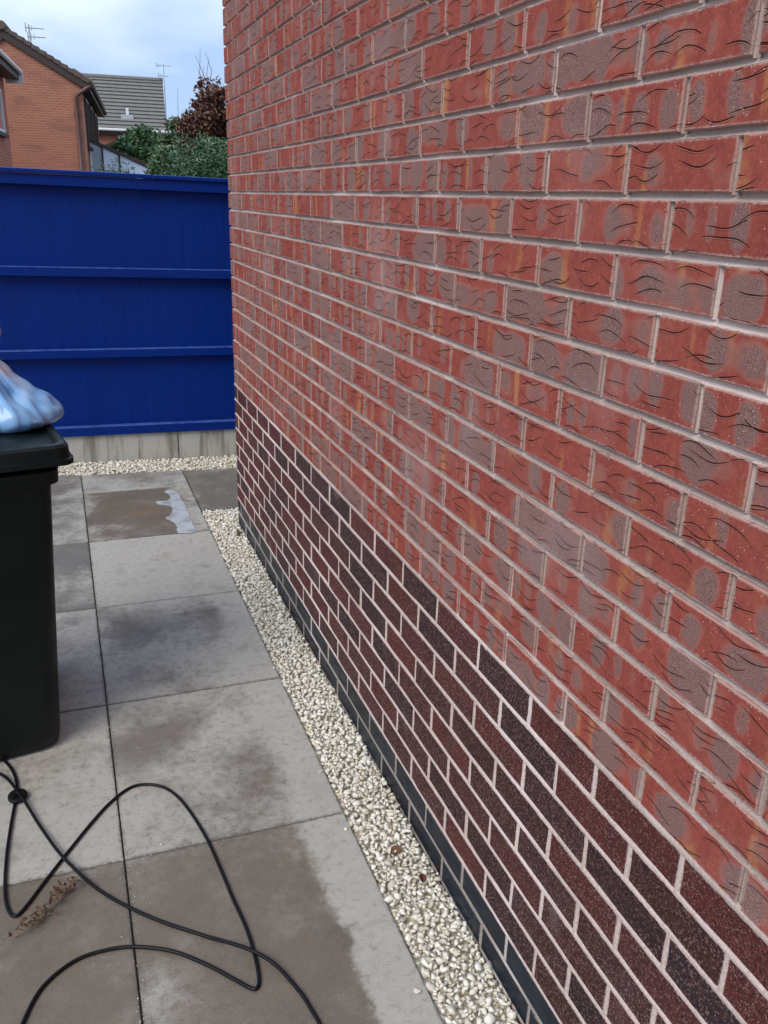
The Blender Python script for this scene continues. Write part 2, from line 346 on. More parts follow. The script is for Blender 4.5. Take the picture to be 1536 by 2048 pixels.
WET = {(3,0):(.85,1.,.3), (3,1):(.22,.3,0), (3,2):(.50,.5,.35), (3,3):(.54,.6,.3), (3,4):(.88,.85,1.0), (3,5):(.8,.7,.4),
       (2,0):(.66,.2,0), (2,1):(.85,.1,0), (2,2):(.42,.05,0), (2,3):(.36,.2,0), (2,4):(.88,.8,0), (2,5):(.8,.7,0)}
for c in range(4):
    x0, x1 = XC[c]+G, XC[c+1]-G
    for r in range(8):
        y1, y0 = YR[r]-G, YR[r+1]+G
        slab([(x0,y0),(x1,y0),(x1,y1),(x0,y1)], *WET.get((c, r), (random.uniform(.2,.7), random.random(), 0)))
    slab([(x0,YR[0]+G),(x1,YR[0]+G),(x1,EDGE(x1)),(x0,EDGE(x0))], .50 if c == 3 else .6, .4, 0)
YS = .209
for k, (x0, x1) in enumerate(((-.1608+G, .44-G), (.44+G, 1.04-G))):
    slab([(x0,YS),(x1,YS),(x1,EDGE(x1)),(x0,EDGE(x0))], .85, .6, 0)

# ------------------------------------------------------------------ the brick house wall
house = tag(empty('brick_house', (0, -.025, 0)), 'tall red brick house wall with dark brick plinth beside the white gravel strip', 'house')
HOFF = Vector((0, .025, 0))
YC, YN, KTOP = -.025, -6.9, 66
def brick_mesh(name, Lb, mat, jit, ch, seed, arr=False, hb=.065):
    rn = random.Random(seed); hl, hh = Lb/2, hb/2; j = lambda a: rn.uniform(-a, a)
    nx = 4 if Lb > .15 else 2; P = []
    for i in range(nx): P.append((-hl+Lb*i/nx + (j(.006) if i else 0), -hh))
    P += [(hl,-hh), (hl, j(.008))]
    for i in range(nx): P.append((hl-Lb*i/nx + (j(.006) if i else 0), hh))
    P += [(-hl,hh), (-hl, j(.008))]
    P = [(a+j(jit), b+j(jit)) for a, b in P]; n = len(P)
    ins = [(a*(1-ch/hl)+j(jit*.4), b*(1-ch/hh)+j(jit*.4)) for a, b in P]
    # local: -x is the face, y along the wall
    V = [(0+j(jit*.35), a, b) for a, b in ins]+[(ch*1.1, a, b) for a, b in P]+[(.06, a, b) for a, b in P]
    Fc = [tuple(range(n))[::-1]]
    for r_ in (0,1):
        for i in range(n): k = (i+1) % n; Fc.append((r_*n+i, r_*n+k, (r_+1)*n+k, (r_+1)*n+i))
    if arr: return V, Fc
    me = bpy.data.meshes.new(name); me.from_pydata(V, [], Fc); me.update(); me.materials.append(mat); return me
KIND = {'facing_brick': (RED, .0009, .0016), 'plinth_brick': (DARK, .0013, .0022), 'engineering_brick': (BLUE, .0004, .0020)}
cache = {}
def get_mesh(kind, Lb, var, arr=False):
    key = (kind, round(Lb, 4), var, arr)
    if key not in cache:
        mat, jit, ch = KIND[kind]; cache[key] = brick_mesh(kind, Lb, mat, jit, ch, hash((kind[0], round(Lb*1e4), var)) % 9999 if False else var*31+int(Lb*1e4), arr)
    return cache[key]
bricks = []
for k in range(-1, KTOP):
    kind = 'engineering_brick' if k < 2 else 'plinth_brick' if k < 10 else 'facing_brick'
    odd = k % 2; j = 0
    while True:
        ya = -.225*j + .1125*odd; yb = ya-.215; j += 1       # brick from ya down to yb
        if yb > YC-.03: continue
        ya = min(ya, YC)
        if ya < YN: break
        bricks.append((kind, k, (ya+yb)/2, ya-yb, k*.075+.0325))
def area(b):
    kind, k, yc, Lb, zc = b
    q = [proj((0, yc+s*Lb/2, zc+t*.0325)) for s, t in ((-1,-1),(1,-1),(1,1),(-1,1))]
    if any(p is None for p in q): return 0
    if max(p[0] for p in q) < 0 or min(p[0] for p in q) > 1536 or max(p[1] for p in q) < 0 or min(p[1] for p in q) > 2048: return 0
    q = [(min(max(p[0],0),1536), min(max(p[1],0),2048)) for p in q]
    return abs(sum(q[i][0]*q[(i+1)%4][1]-q[(i+1)%4][0]*q[i][1] for i in range(4)))/2
areas = [area(b) for b in bricks]
single = set()
for kd in KIND:
    idx = [i for i, b in enumerate(bricks) if b[0] == kd and areas[i] > 0]; idx.sort(key=lambda i: -areas[i]); single |= set(idx[:300])
rest = {kd: MB() for kd in KIND}
for i, (kind, k, yc, Lb, zc) in enumerate(bricks):
    var = random.randrange(10); dx = random.uniform(-.0012, .0012) + (.0003 if kind == 'facing_brick' else 0)
    rx, ry, rz = (random.uniform(-.004,.004), random.uniform(-.006,.006), random.uniform(-.006,.006))
    M = Matrix.Translation((dx, yc, zc)) @ Matrix.Rotation(rx,4,'X') @ Matrix.Rotation(ry,4,'Y') @ Matrix.Rotation(rz,4,'Z')
    if i in single:
        ob = bpy.data.objects.new(kind, get_mesh(kind, Lb, var)); link(ob, house); ob.matrix_local = Matrix.Translation(HOFF) @ M
    else:
        V, Fc = get_mesh(kind, Lb, var, True); rest[kind].add([M @ Vector(v)+HOFF for v in V], Fc)
for kd, mb in rest.items():
    if mb.V: mb.build(kd+'work', KIND[kd][0], house)['kind'] = 'stuff'
# mortar: a core behind the bricks plus tooled joints
mo = MB().box(.014, 5.2, YN, YC-.004, -.2, KTOP*.075-.012)
mo.V = [v+HOFF for v in mo.V]
def nz(a, b, c=0.0): return mnoise.noise(Vector((a, b, c)))
def bed(k, y0, y1, step):
    zc = k*.075-.005; low = k <= 10; nn = max(2, int(abs(y1-y0)/step)); V = []; Fc = []
    for i in range(nn+1):
        y = y0+(y1-y0)*i/nn; wv = .0008*nz(y*14, k*3.1)+.0006*nz(y*60, k*3.1)
        if low:
            e = .0054+.0019*nz(y*70, k*1.7, 3)+.0018*nz(y*190, k*1.7, 3); e2 = .0054+.0019*nz(y*70, k*1.7, 9)+.0018*nz(y*190, k*1.7, 9); pr = -.0016+.0007*nz(y*40, k, 5)
            prof = [(-e-.002, .004), (-e, .0002), (-e*.4, pr), (e2*.4, pr), (e2, .0002), (e2+.002, .004)]
        else:
            e = .0056+.0014*nz(y*80, k*1.7, 3); m_ = .0050+.0006*nz(y*30, k, 5)
            prof = [(-.0078, .0035), (-e, .0010), (-.0042, m_+.0012), (-.0012, m_+.0044), (.0030, m_+.0050), (.0080, m_+.0035)]
        V += [(x+HOFF.x, y+HOFF.y, zc+wv+z) for z, x in prof]
    for i in range(nn):
        for j in range(5): Fc.append((i*6+j, (i+1)*6+j, (i+1)*6+j+1, i*6+j+1))
    return V, Fc
for k in range(0, KTOP):
    near = k < 36
    if near: mo.add(*bed(k, YC-.002, -3.7, .003 if 2 < k <= 10 else .006 if k <= 26 else .012)); mo.add(*bed(k, -3.7, YN, .2))
    else: mo.add(*bed(k, YC-.002, YN, .25))
for k in range(-1, KTOP):
    low = k < 10; odd = k % 2; z0, z1 = k*.075-.003, k*.075+.068
    for j in range(1, 32):
        yc = -.225*j + .005 + .1125*odd
        if yc > YC-.02 or yc < YN: continue
        sg = (22 if low else 10) if yc > -3.7 and k < 36 else 1; V = []; Fc = []
        for i in range(sg+1):
            z = z0+(z1-z0)*i/sg
            if low:
                e = .0046+.0020*nz(z*80, j*2.3+k*7.7)+.0016*nz(z*200, j*2.3+k*7.7); e2 = .0046+.0020*nz(z*80, j*2.3+k*7.7, 8)+.0016*nz(z*200, j*2.3+k*7.7, 8); pr = -.0014
                prof = [(-e-.002,.004),(-e,.0002),(-e*.4,pr),(e2*.4,pr),(e2,.0002),(e2+.002,.004)]
            else:
                e = .0046; m_ = .0095
                prof = [(-.0065,.0060),(-e,.0045),(-.002,m_),(.002,m_),(e,.0045),(.0065,.0060)]
            wv = .0007*nz(z*30, j*5.1+k)
            V += [(x, yc+y+wv+HOFF.y, z) for y, x in prof]
        for i in range(sg):
            for q in range(5): Fc.append((i*6+q, i*6+q+1, (i+1)*6+q+1, (i+1)*6+q))
        mo.add(V, Fc)
mo.build('mortar', MORTAR, house)

# ------------------------------------------------------------------ gravel
def stone_variants(n):
    out_ = []
    for s in range(n):
        rn = random.Random(900+s); bm = bmesh.new(); npt = rn.choice((8,8,9,10,11))
        for _ in range(npt):
            d = Vector((rn.gauss(0,1), rn.gauss(0,1), rn.gauss(0,1))).normalized()
            d = Vector((d.x, d.y*rn.uniform(.8,1), d.z))*rn.uniform(.86, 1.0); bm.verts.new(d)
        r_ = bmesh.ops.convex_hull(bm, input=bm.verts[:])
        for v in [v for v in bm.verts if not v.link_faces]: bm.verts.remove(v)
        bmesh.ops.triangulate(bm, faces=bm.faces[:]); bm.verts.index_update()
        out_.append((np.array([v.co[:] for v in bm.verts]), np.array([[v.index for v in f.verts] for f in bm.faces]))); bm.free()
    return out_
BEDM = simple('limestone_dust', (.55,.51,.42), .95, .4, 60, .6, 300)
bd = MB().box(-.157, -.001, -4.6, -.026, -.03, -.016).box(-.157, 1.2, -.022, .206, -.03, -.016).prism([(-2.3, EDGE(-2.3)+.004), (1.1, EDGE(1.1)+.004), (1.1, 1.13), (-2.3, 1.453)], -.03, -.015).build('gravel_bed', BEDM); bd['kind'] = 'structure'
STV = stone_variants(24)
def mat_gravel():
    m = Mt('limestone_chippings', .85); P = m.pos(); at_ = m.n('Attribute'); at_.attribute_name = 'tone'; t = at_.outputs['Fac']
    base = m.ramp(t, [(0,(.45,.40,.31)), (.06,(.62,.57,.47)), (.35,(.80,.765,.67)), (.7,(.86,.83,.75)), (.9,(.88,.86,.79)), (.96,(.72,.65,.50)), (1,(.66,.56,.40))])
    base = m.mix(m.math('MULTIPLY', m.noise(P, 160, 4, .6), .25), base, (.52,.47,.37)); m.color(base)
    m.bump(m.noise(P, 240, 4, .65), .3, .0015); return m.m
GRAVEL = mat_gravel()
CELL = .003
def gravel(name, inside, x0, x1, y0, y1, count, floor, zmax, label, sc=1.0):
    nx, ny = int((x1-x0)/CELL)+30, int((y1-y0)/CELL)+30; H = np.full((nx, ny), floor); VV = []; FF = []; TT = []; base = 0; placed = 0; tries = 0
    while placed < count and tries < count*12:
        tries += 1; x, y = RNG.uniform(x0, x1), RNG.uniform(y0, y1)
        if not inside(x, y): continue
        a = min(.020, max(.0045, RNG.lognormal(math.log(.0096), .38)))*sc; b = a*RNG.uniform(.62, .95); c = a*RNG.uniform(.5, .8)
        r = (a+b)/2*.85; ir = max(1, int(r/CELL)); ix, iy = int((x-x0)/CELL)+10, int((y-y0)/CELL)+10
        sl = (slice(max(0,ix-ir), ix+ir+1), slice(max(0,iy-ir), iy+ir+1)); h = H[sl]
        if h.size == 0: continue
        zb = np.percentile(h, 50); zc = zb+c*.62
        if zc+c*.8 > zmax+RNG.uniform(-.003,.004): continue
        gx, gy = np.ogrid[sl[0], sl[1]]; d2 = ((gx-ix)**2+(gy-iy)**2)/(ir+.5)**2
        top = zc+c*.85*np.sqrt(np.clip(1-d2, 0, 1)); H[sl] = np.where(d2 < 1, np.maximum(h, top), h)
        V, Fc = STV[RNG.integers(len(STV))]
        an = RNG.uniform(0, 2*math.pi); ax, ay = RNG.normal(0,.35), RNG.normal(0,.35)
        Mx = np.array(Matrix.Rotation(ax,3,'X') @ Matrix.Rotation(ay,3,'Y') @ Matrix.Rotation(an,3,'Z'))
        W = (V*np.array([a,b,c])) @ Mx.T + np.array([x,y,zc])
        VV.append(W); FF.append(Fc+base); base += len(V); TT.append(np.full(len(V), RNG.random())); placed += 1
    V = np.vstack(VV); Fc = np.vstack(FF); T = np.concatenate(TT)
    me = bpy.data.meshes.new(name); me.vertices.add(len(V)); me.vertices.foreach_set('co', V.ravel().astype(np.float32))
    me.loops.add(Fc.size); me.loops.foreach_set('vertex_index', Fc.ravel().astype(np.int32))
    me.polygons.add(len(Fc)); me.polygons.foreach_set('loop_start', np.arange(0, Fc.size, 3, dtype=np.int32))
    me.update(calc_edges=True); me.validate()
    at_ = me.attributes.new('tone', 'FLOAT', 'POINT'); at_.data.foreach_set('value', T.astype(np.float32)); me.materials.append(GRAVEL)
    ob = link(bpy.data.objects.new(name, me)); tag(ob, label, 'gravel', kind='stuff'); return ob
in_wall = lambda x, y: (-.154 < x < -.006 and -5.6 < y < -.03) or (-.154 < x < 1.0 and .0 < y < .195) or (-.154 < x < -.006 and -.04 < y < .195)
gravel('gravel', in_wall, -.154, 1.0, -4.4, .195, 13000, -.019, .013, 'cream limestone gravel strip running along the foot of the brick wall', 1.18)
in_fence = lambda x, y: EDGE(x)+.010 < y < 1.321-(x+.78)*.0951-.012
gravel('gravel', in_fence, -2.2, 1.1, .93, 1.46, 7000, -.019, .015, 'cream limestone gravel strip along the concrete base of the blue fence', 1.15)

# ------------------------------------------------------------------ fence
def mat_paint():
    m = Mt('navy_fence_paint', .42); O = m.obj(); P = m.pos()
    st = m.noise(m.scale(O, (26, 1, 1.2)), 1.5, 4, .6); lo = m.noise(O, 2.2, 3, .6)
    base = m.mix(st, (.0002,.0150,.140), (.0003,.0245,.213)); base = m.mix(m.math('MULTIPLY', m.mr(lo, .4, .7), .4), base, (.0002,.0135,.135))
    sc = m.noise(m.scale(O, (3, 1, 16)), 4, 4, .7); base = m.mix(m.math('MULTIPLY', m.mr(sc, .68, .78), .22), base, (.05,.10,.34))
    nzv = m.xyz(m.n('NewGeometry').outputs['Normal'])[2]; base = m.mix(m.math('MULTIPLY', m.mr(nzv, .35, .8), m.mr(m.noise(O, 14, 4, .7), .3, .6, .25, .75)), base, (.075,.14,.40))  # upward faces painted paler blue: skylight on the rail tops, with pale dust
    m.color(base); m.rough(m.mr(lo, .3, .7, .36, .52)); m.bump(m.math('ADD', st, m.noise(m.scale(O, (120, 1, 4)), 1, 3)), .25, .0018); m.p.inputs['Specular IOR Level'].default_value = .14; return m.m
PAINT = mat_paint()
def mat_conc():
    m = Mt('stained_concrete', .85); O = m.obj(); P = m.pos()
    st = m.noise(m.scale(O, (9, 1, 1.1)), 1.6, 4, .6); f = m.noise(P, 300, 3, .7); lo = m.noise(O, 5, 4, .6)
    base = m.mix(lo, (.34,.33,.30), (.48,.47,.43)); base = m.mix(m.math('MULTIPLY', m.mr(st, .44, .66), .75), base, (.13,.12,.095))
    base = m.mix(m.math('MULTIPLY', m.mr(f, .55, .75), .3), base, (.12,.11,.10)); m.color(base); m.bump(m.math('ADD', f, m.noise(P, 40, 3)), .4, .002); return m.m
CONC = mat_conc()
fence = tag(empty('wooden_fence', FP0, FROT), 'navy blue painted board fence on a concrete base at the end of the path', 'fence')
S0, S1 = -4.4, 3.6
def rail(name, s0, s1, y0, y1, za, zb, slope, ch=.003):
    mb = MB().box(s0, s1, y0, y1, za, zb, ch)
    for v in mb.V: v.z += slope*v.x
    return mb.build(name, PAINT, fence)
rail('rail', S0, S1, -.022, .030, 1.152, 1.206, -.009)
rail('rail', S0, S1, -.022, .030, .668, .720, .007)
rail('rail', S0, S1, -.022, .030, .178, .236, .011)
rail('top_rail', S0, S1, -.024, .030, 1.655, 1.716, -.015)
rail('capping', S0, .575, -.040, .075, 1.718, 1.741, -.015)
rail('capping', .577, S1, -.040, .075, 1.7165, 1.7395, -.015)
i = 0; s = S0
while s < S1:
    wd = .125; mb = MB(); a, b = .0335, .046; z0, z1 = .196+.011*s, 1.700
    mb.add([(s,a,z0),(s+wd,a-.0008,z0),(s+wd,b,z0),(s,b,z0),(s,a,z1),(s+wd,a-.0008,z1),(s+wd,b,z1),(s,b,z1)],
           [(0,3,2,1),(4,5,6,7),(0,1,5,4),(1,2,6,5),(2,3,7,6),(3,0,4,7)])
    off = random.uniform(-.0003,.0003)
    for v in mb.V: v.y += off
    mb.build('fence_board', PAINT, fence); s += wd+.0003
g = MB()
for a, b in ((S0, -1.2), (-1.196, .64), (.644, S1)):
    mb = MB().box(a, b, .000, .050, -.10, .183, .004)
    for v in mb.V:
        if v.z > .1: v.z += .011*v.x-.003
    mb.build('concrete_gravel_board', CONC, fence)

# ------------------------------------------------------------------ wheelie bin
BINM = Mt('dark_green_plastic', .42); _o = BINM.obj()
BINM.color(BINM.mix(BINM.noise(_o, 6, 4), (.0015,.0045,.0042), (.003,.0085,.0078))); BINM.bump(BINM.noise(_o, 260, 3), .18, .001); BINM.rough(BINM.mr(BINM.noise(_o, 9, 4), .3, .7, .34, .55)); BINM.p.inputs['Specular IOR Level'].default_value = .28; BINM = BINM.m
RUB = simple('black_rubber', (.006,.006,.006), .6, .3, 30, .2, 200, .2)
bin_ = tag(empty('wheelie_bin', (-1.130, -1.655, .0065), R(10)), 'dark green plastic wheelie bin standing on the slabs at the left edge', 'bin')
def rrect(hx, hy, r, k=5, cy=0.0):
    P = []
    for sx, sy, a0 in ((1,1,0),(-1,1,90),(-1,-1,180),(1,-1,270)):
        for i in range(k+1):
            a = R(a0+90*i/k); P.append((sx*(hx-r)+r*math.cos(a), sy*(hy-r)+r*math.sin(a)+cy))
    return P
def loft(secs, cap0=True, cap1=True):
    mb = MB(); n = len(secs[0][0]); V = [(p[0],p[1],z) for P, z in secs for p in P]; Fc = []
    for s_ in range(len(secs)-1):
        for i in range(n): j = (i+1) % n; Fc.append((s_*n+i, s_*n+j, (s_+1)*n+j, (s_+1)*n+i))
    if cap0: Fc.append(tuple(range(n))[::-1])
    if cap1: Fc.append(tuple(range((len(secs)-1)*n, len(secs)*n)))
    return mb.add(V, Fc)
secs = [(rrect(.175,.185,.05), .000), (rrect(.197,.207,.06), .012), (rrect(.204,.213,.06), .05)]
for t in (.2,.4,.6,.8,1.): secs.append((rrect(.204+.041*t, .213+.042*t, .06-.012*t, cy=-.018*t), .05+.83*t))
body = loft(secs, True, False).build('body', BINM, bin_, True)
rim = loft([(rrect(.250,.260,.048,cy=-.018), .868), (rrect(.262,.272,.048,cy=-.018), .874), (rrect(.264,.274,.048,cy=-.018), .912), (rrect(.250,.260,.048,cy=-.018), .915)], False, False).build('rim', BINM, body)
lid_P = lambda hx, hy, r: rrect(hx, hy, r, cy=-.018)
lid = loft([(lid_P(.285,.305,.035), .936), (lid_P(.297,.318,.035), .938), (lid_P(.297,.318,.035), .952), (lid_P(.290,.311,.035), .955), (lid_P(.288,.309,.035), .984), (lid_P(.280,.301,.035), .991), (lid_P(.266,.287,.035), .991), (lid_P(.255,.276,.035), .982), (lid_P(.2,.22,.06), .990), (lid_P(.1,.1,.05), .994)], False, True).build('lid', BINM, bin_, False)
MB().tube([(-.2,.35,.97),(-.2,.40,.96),(.2,.40,.96),(.2,.35,.97)], .014, 8).build('handle', BINM, bin_, True)
for sx in (-1, 1):
    wmb = MB(); k = 20; V = []; prof = [(.0,.02),(.055,.022),(.06,.012),(.082,.016),(.092,.008),(.092,-.008),(.082,-.016),(.06,-.012),(.055,-.022),(0,-.02)]
    for i in range(k):
        a = 2*math.pi*i/k
        for r_, x in prof: V.append((sx*.235+x, .235+r_*math.cos(a), .094+r_*math.sin(a)))
    n = len(prof); wmb.add(V, [(i*n+j, ((i+1)%k)*n+j, ((i+1)%k)*n+j+1, i*n+j+1) for i in range(k) for j in range(n-1)])
    wmb.build('wheel', RUB, bin_, True)
MB().tube([(-.24,.235,.094),(.24,.235,.094)], .011, 10).build('axle', RUB, bin_, True)

# bags lying on the lid
def mat_bag(name, a, b, c):
    m = Mt(name, .3); O = m.obj(); f = m.noise(O, 7, 3, .5); gz = m.xyz(O)[2]; m.color(m.mix(m.mr(m.math('ADD', gz, m.math('MULTIPLY', m.math('SUBTRACT', f, .5), .3)), .10, .19), m.mix(m.mr(f, .35, .65), a, m.mix(m.noise(O, 25, 3), b, c)), (.42,.46,.58)))
    m.p.inputs['Specular IOR Level'].default_value = .6; return m.m
BAGB = mat_bag('pale_blue_polythene', (.05,.24,.62), (.34,.54,.78), (.12,.36,.72))
bagp = [(0,.12),(.006,.178),(.03,.196),(.06,.172),(.09,.132),(.12,.098),(.15,.070),(.18,.046),(.20,.031),(.212,.027),(.224,.033),(.25,.058),(.27,.066)]
bp = spline([(r_, 0, z) for z, r_ in bagp], 4); NB = 120; mb = MB(); V = []
for i, q in enumerate(bp):
    z, r_ = q.z, q.x; pl = min(1, .25+z*5.5)
    for j in range(NB):
        a = 2*math.pi*j/NB; c_ = Vector((math.cos(a), math.sin(a), 0)); w1 = c_*1.6+Vector((0,0,z*3+4))
        rid = 1-2*abs(mnoise.noise(Vector((c_.x*4.2, c_.y*4.2, z*2.2+.6*mnoise.noise(w1))))) ; fine = 1-2*abs(mnoise.noise(Vector((c_.x*10, c_.y*10, z*7))))
        cr = mnoise.noise(Vector((c_.x*r_*22, c_.y*r_*22, z*26)))
        rr = r_*(1+.20*pl*(rid-.5)+.09*pl*(fine-.5)+.16*mnoise.noise(w1)*(z < .19)+.05*cr); V.append((c_.x*rr-.10*z*0, c_.y*rr, z+.010*cr*(z > .01)+.02*mnoise.noise(w1*2)*(z > .03)))
n = len(bp); mb.add(V, [(i*NB+j, i*NB+(j+1)%NB, (i+1)*NB+(j+1)%NB, (i+1)*NB+j) for i in range(n-1) for j in range(NB)]+[tuple(range(NB))[::-1]])
ob = mb.build('rubbish_bag', BAGB, None, True); ob.location = (-1.015, -1.62, .994); tag(ob, 'tied pale blue plastic bag lying on the bin lid at the left edge', 'bag')

# ------------------------------------------------------------------ cable with its rubber disc
CABM = simple('black_cable_sheath', (.005,.0055,.008), .42, .3, 30, .1, 300, .25)
pa = [(45,2048),(85,1975),(150,1922),(215,1900),(275,1894),(345,1903),(410,1928),(465,1957),(500,1976),(514,1976),(518,1955),(508,1905),(492,1855),(465,1795),(440,1735),(415,1680),(385,1630),(355,1593),(325,1574),(290,1569),(258,1577),(220,1606),(180,1650),(130,1712),(85,1770),(55,1810),(33,1832),(18,1823),(10,1785),(13,1715),(22,1650),(31,1600),(34,1570),(24,1540),(0,1515),(-60,1478),(-150,1465),(-200,1500),(-150,1535),(-70,1527),(0,1552),(37,1590),(75,1647),(115,1707),(155,1748),(205,1785),(262,1817),(330,1846),(400,1869),(455,1889),(515,1914),(560,1942),(600,1984),(622,2018),(642,2055),(660,2120),(600,2230),(430,2300),(220,2290),(60,2200),(25,2110)]
CR = .0043
pts = [gnd(u, v, TOP+CR) for u, v in pa]; sp = spline(pts, 8, True)
lift = [0.0]*len(sp); N = len(sp)
for i in range(N):           # where the cable crosses itself the later stretch rides over the earlier one
    for j in range(i):
        if min(i-j, N-i+j) > 24 and (sp[i]-sp[j]).length < .014:
            for k in range(-14, 15): lift[(i+k) % N] = max(lift[(i+k) % N], .0106*(.5+.5*math.cos(math.pi*k/14)))
for i in range(N): sp[i] = Vector((sp[i].x, sp[i].y, sp[i].z+lift[i]+.0006))
cable = tag(empty('power_cable', sp[0]), 'black cable lying in loose loops on the slabs in the foreground', 'cable')
mb = MB().tube(sp+[sp[0]], CR, 10, False); mb.V = [v-sp[0] for v in mb.V]; mb.build('cord', CABM, cable, True)
dc = gnd(35, 1591, TOP+.012)-sp[0]; mb = MB(); k = 28; V = []
for i in range(k):
    a = 2*math.pi*i/k
    for r_, z in ((.004,.002),(.022,.0035),(.026,.001),(.026,-.004),(.022,-.0065),(.004,-.005)): V.append(dc+Vector((r_*math.cos(a), r_*math.sin(a)*1.05, z+.10*r_*math.sin(a))))
mb.add(V, [(i*6+j, i*6+(j+1)%6, ((i+1)%k)*6+(j+1)%6, ((i+1)%k)*6+j) for i in range(k) for j in range(6)]); mb.build('rubber_disc', RUB, cable, True)

# ------------------------------------------------------------------ dry sprig, leaves, odd stones, grit, puddle
TWIG = simple('dry_stem', (.26,.17,.10), .8, .3, 60); DRYL = simple('dry_leaf', (.11,.058,.034), .75, .45, 40)
base = gnd(32,1868,TOP); sprig = tag(empty('dry_sprig', base), 'brown dried plant sprig lying beside the cable', 'plant')
st = spline([gnd(u,v,TOP+.006+.010*math.sin(i*1.3)**2)-base for i,(u,v) in enumerate([(28,1874),(54,1858),(82,1838),(102,1814),(120,1792),(134,1778),(144,1774)])], 5)
mb = MB().tube(st, .0018, 6); rn = random.Random(5)
lv = MB()
for i in range(3, len(st)-1):
    for _ in range(2):
        p = st[i]; d = Vector((rn.uniform(-1,1), rn.uniform(-1,1), rn.uniform(0,.6))).normalized(); q = p+d*rn.uniform(.010,.022); q.z = max(q.z, .003)
        mb.tube([p, (p+q)/2+Vector((0,0,.003)), q], [.0009,.0007,.0004], 5)
        for _ in range(rn.choice((1,2,3))):
            e = Vector((rn.uniform(-1,1), rn.uniform(-1,1), rn.uniform(-.3,.7))).normalized()*rn.uniform(.009,.017); s_ = e.cross(Vector((rn.uniform(-1,1),rn.uniform(-1,1),1))).normalized()*rn.uniform(.003,.006)
            c_ = q+Vector((0,0,rn.uniform(0,.005))); cu = Vector((0,0,rn.uniform(.001,.005)))
            lv.add([c_, c_+e*.5+s_+cu, c_+e, c_+e*.5-s_+cu], [(0,1,2),(0,2,3)])
mb.build('stem', TWIG, sprig); lv.build('dry_leaves', DRYL, sprig)['kind'] = 'stuff'
def leaf(u, v, z, ln, ang, mat, label):
    p = gnd(u, v, z); mb = MB(); n = 7; V = []
    for i in range(n):
        t = i/(n-1); wd = ln*.36*math.sin(math.pi*min(1, t*.96+.03))**.8
        for s_ in (-1, 0, 1): V.append((t*ln-ln/2, s_*wd, .25*ln*(t-.5)**2+abs(s_)*wd*.5+.001))
    for q in V[:]: V.append((q[0], q[1], q[2]-.0006))
    Fc = [(i*3+j, (i+1)*3+j, (i+1)*3+j+1, i*3+j+1) for i in range(n-1) for j in range(2)]; Fc += [tuple(x+n*3 for x in f[::-1]) for f in Fc]
    ob = mb.add(V, Fc).build('fallen_leaf', mat); ob.location = p; ob.rotation_euler = (R(12), R(-9), ang); return tag(ob, label, 'leaf')
LEAFB = simple('brown_leaf', (.15,.075,.04), .6, .35, 60); LEAFR = simple('dark_red_leaf', (.09,.025,.015), .6, .35, 60)
leaf(792, 1702, .012, .036, R(15), LEAFB, 'larger curled brown leaf on the gravel beside the wall')
leaf(845, 1757, .013, .026, R(70), LEAFR, 'small dark red leaf between the gravel stones nearer the camera')
V, Fc = STV[3]; MOSS = simple('mossy_stone', (.075,.065,.035), .9, .5, 90, .6, 200)
ob = mesh_obj('dark_stone', [Vector(v)*.019 for v in V], [tuple(int(i) for i in f) for f in Fc], MOSS); ob.location = gnd(478,1066,.012)+Vector((0,0,.004)); tag(ob, 'single dark brown stone on the pale gravel by the house corner', 'stone')
for k_, (u_, v_) in enumerate(((556,1338),(700,1660),(648,1545),(842,1985),(415,1032),(470,1150),(330,1690))):
    V, Fc = STV[k_*3]; sz = (.009,.008,.010,.011,.008,.007,.006)[k_]; ob = mesh_obj('stray_chipping', [Vector((v[0], v[1]*.8, v[2]*.6))*sz for v in V], [tuple(int(i) for i in f) for f in Fc], simple('chipping', (.70,.66,.57), .85)); ob.location = gnd(u_-8, v_, TOP)+Vector((0,0,sz*.5))
    tag(ob, 'single cream limestone chip '+('by the joint of the third slab', 'strayed at the corner of the nearest slab', 'on the edge of the second slab', 'on the bottom slab edge', 'at the far gravel corner', 'on the pale dry slab edge', 'on the slab under the cable loop')[k_], 'stone')
# crumbs swept into the joints
CRUMB = simple('joint_grit', (.12,.11,.095), .9, .7, 300); mb = MB(); rn = random.Random(9)
for _ in range(1500):
    if rn.random() < .55: x, y = rn.choice((-.757,-1.357))+rn.gauss(0,.009), rn.uniform(-3.6,.9)
    else: x, y = rn.uniform(-1.6,-.17), rn.choice(YR[:6])+rn.gauss(0,.011)
    s_ = rn.uniform(.0006,.0021); V, Fc = STV[rn.randrange(24)]; z = TOP+s_*.4
    mb.add([Vector(v)*s_+Vector((x,y,z)) for v in V], [tuple(int(i) for i in f) for f in Fc])
mb.build('grit', CRUMB); tag(bpy.data.objects['grit'], 'dark grit and crumbs scattered along the paving joints', 'grit', kind='stuff')
CRUMBW = simple('pale_grit', (.55,.52,.46), .9, .3, 300); mb = MB()
for _ in range(420):
    if rn.random() < .6: x, y = -.757+rn.gauss(.01,.03), rn.uniform(-3.4,-.7)
    else: x, y = rn.uniform(-1.2,-.17), rn.choice(YR[1:6])+rn.gauss(0,.03)
    s_ = rn.uniform(.0006,.0022); V, Fc = STV[rn.randrange(24)]
    mb.add([Vector(v)*s_+Vector((x,y,TOP+s_*.5)) for v in V], [tuple(int(i) for i in f) for f in Fc])
tag(mb.build('pale_grit', CRUMBW), 'pale stone crumbs scattered over the slabs', 'grit', kind='stuff')
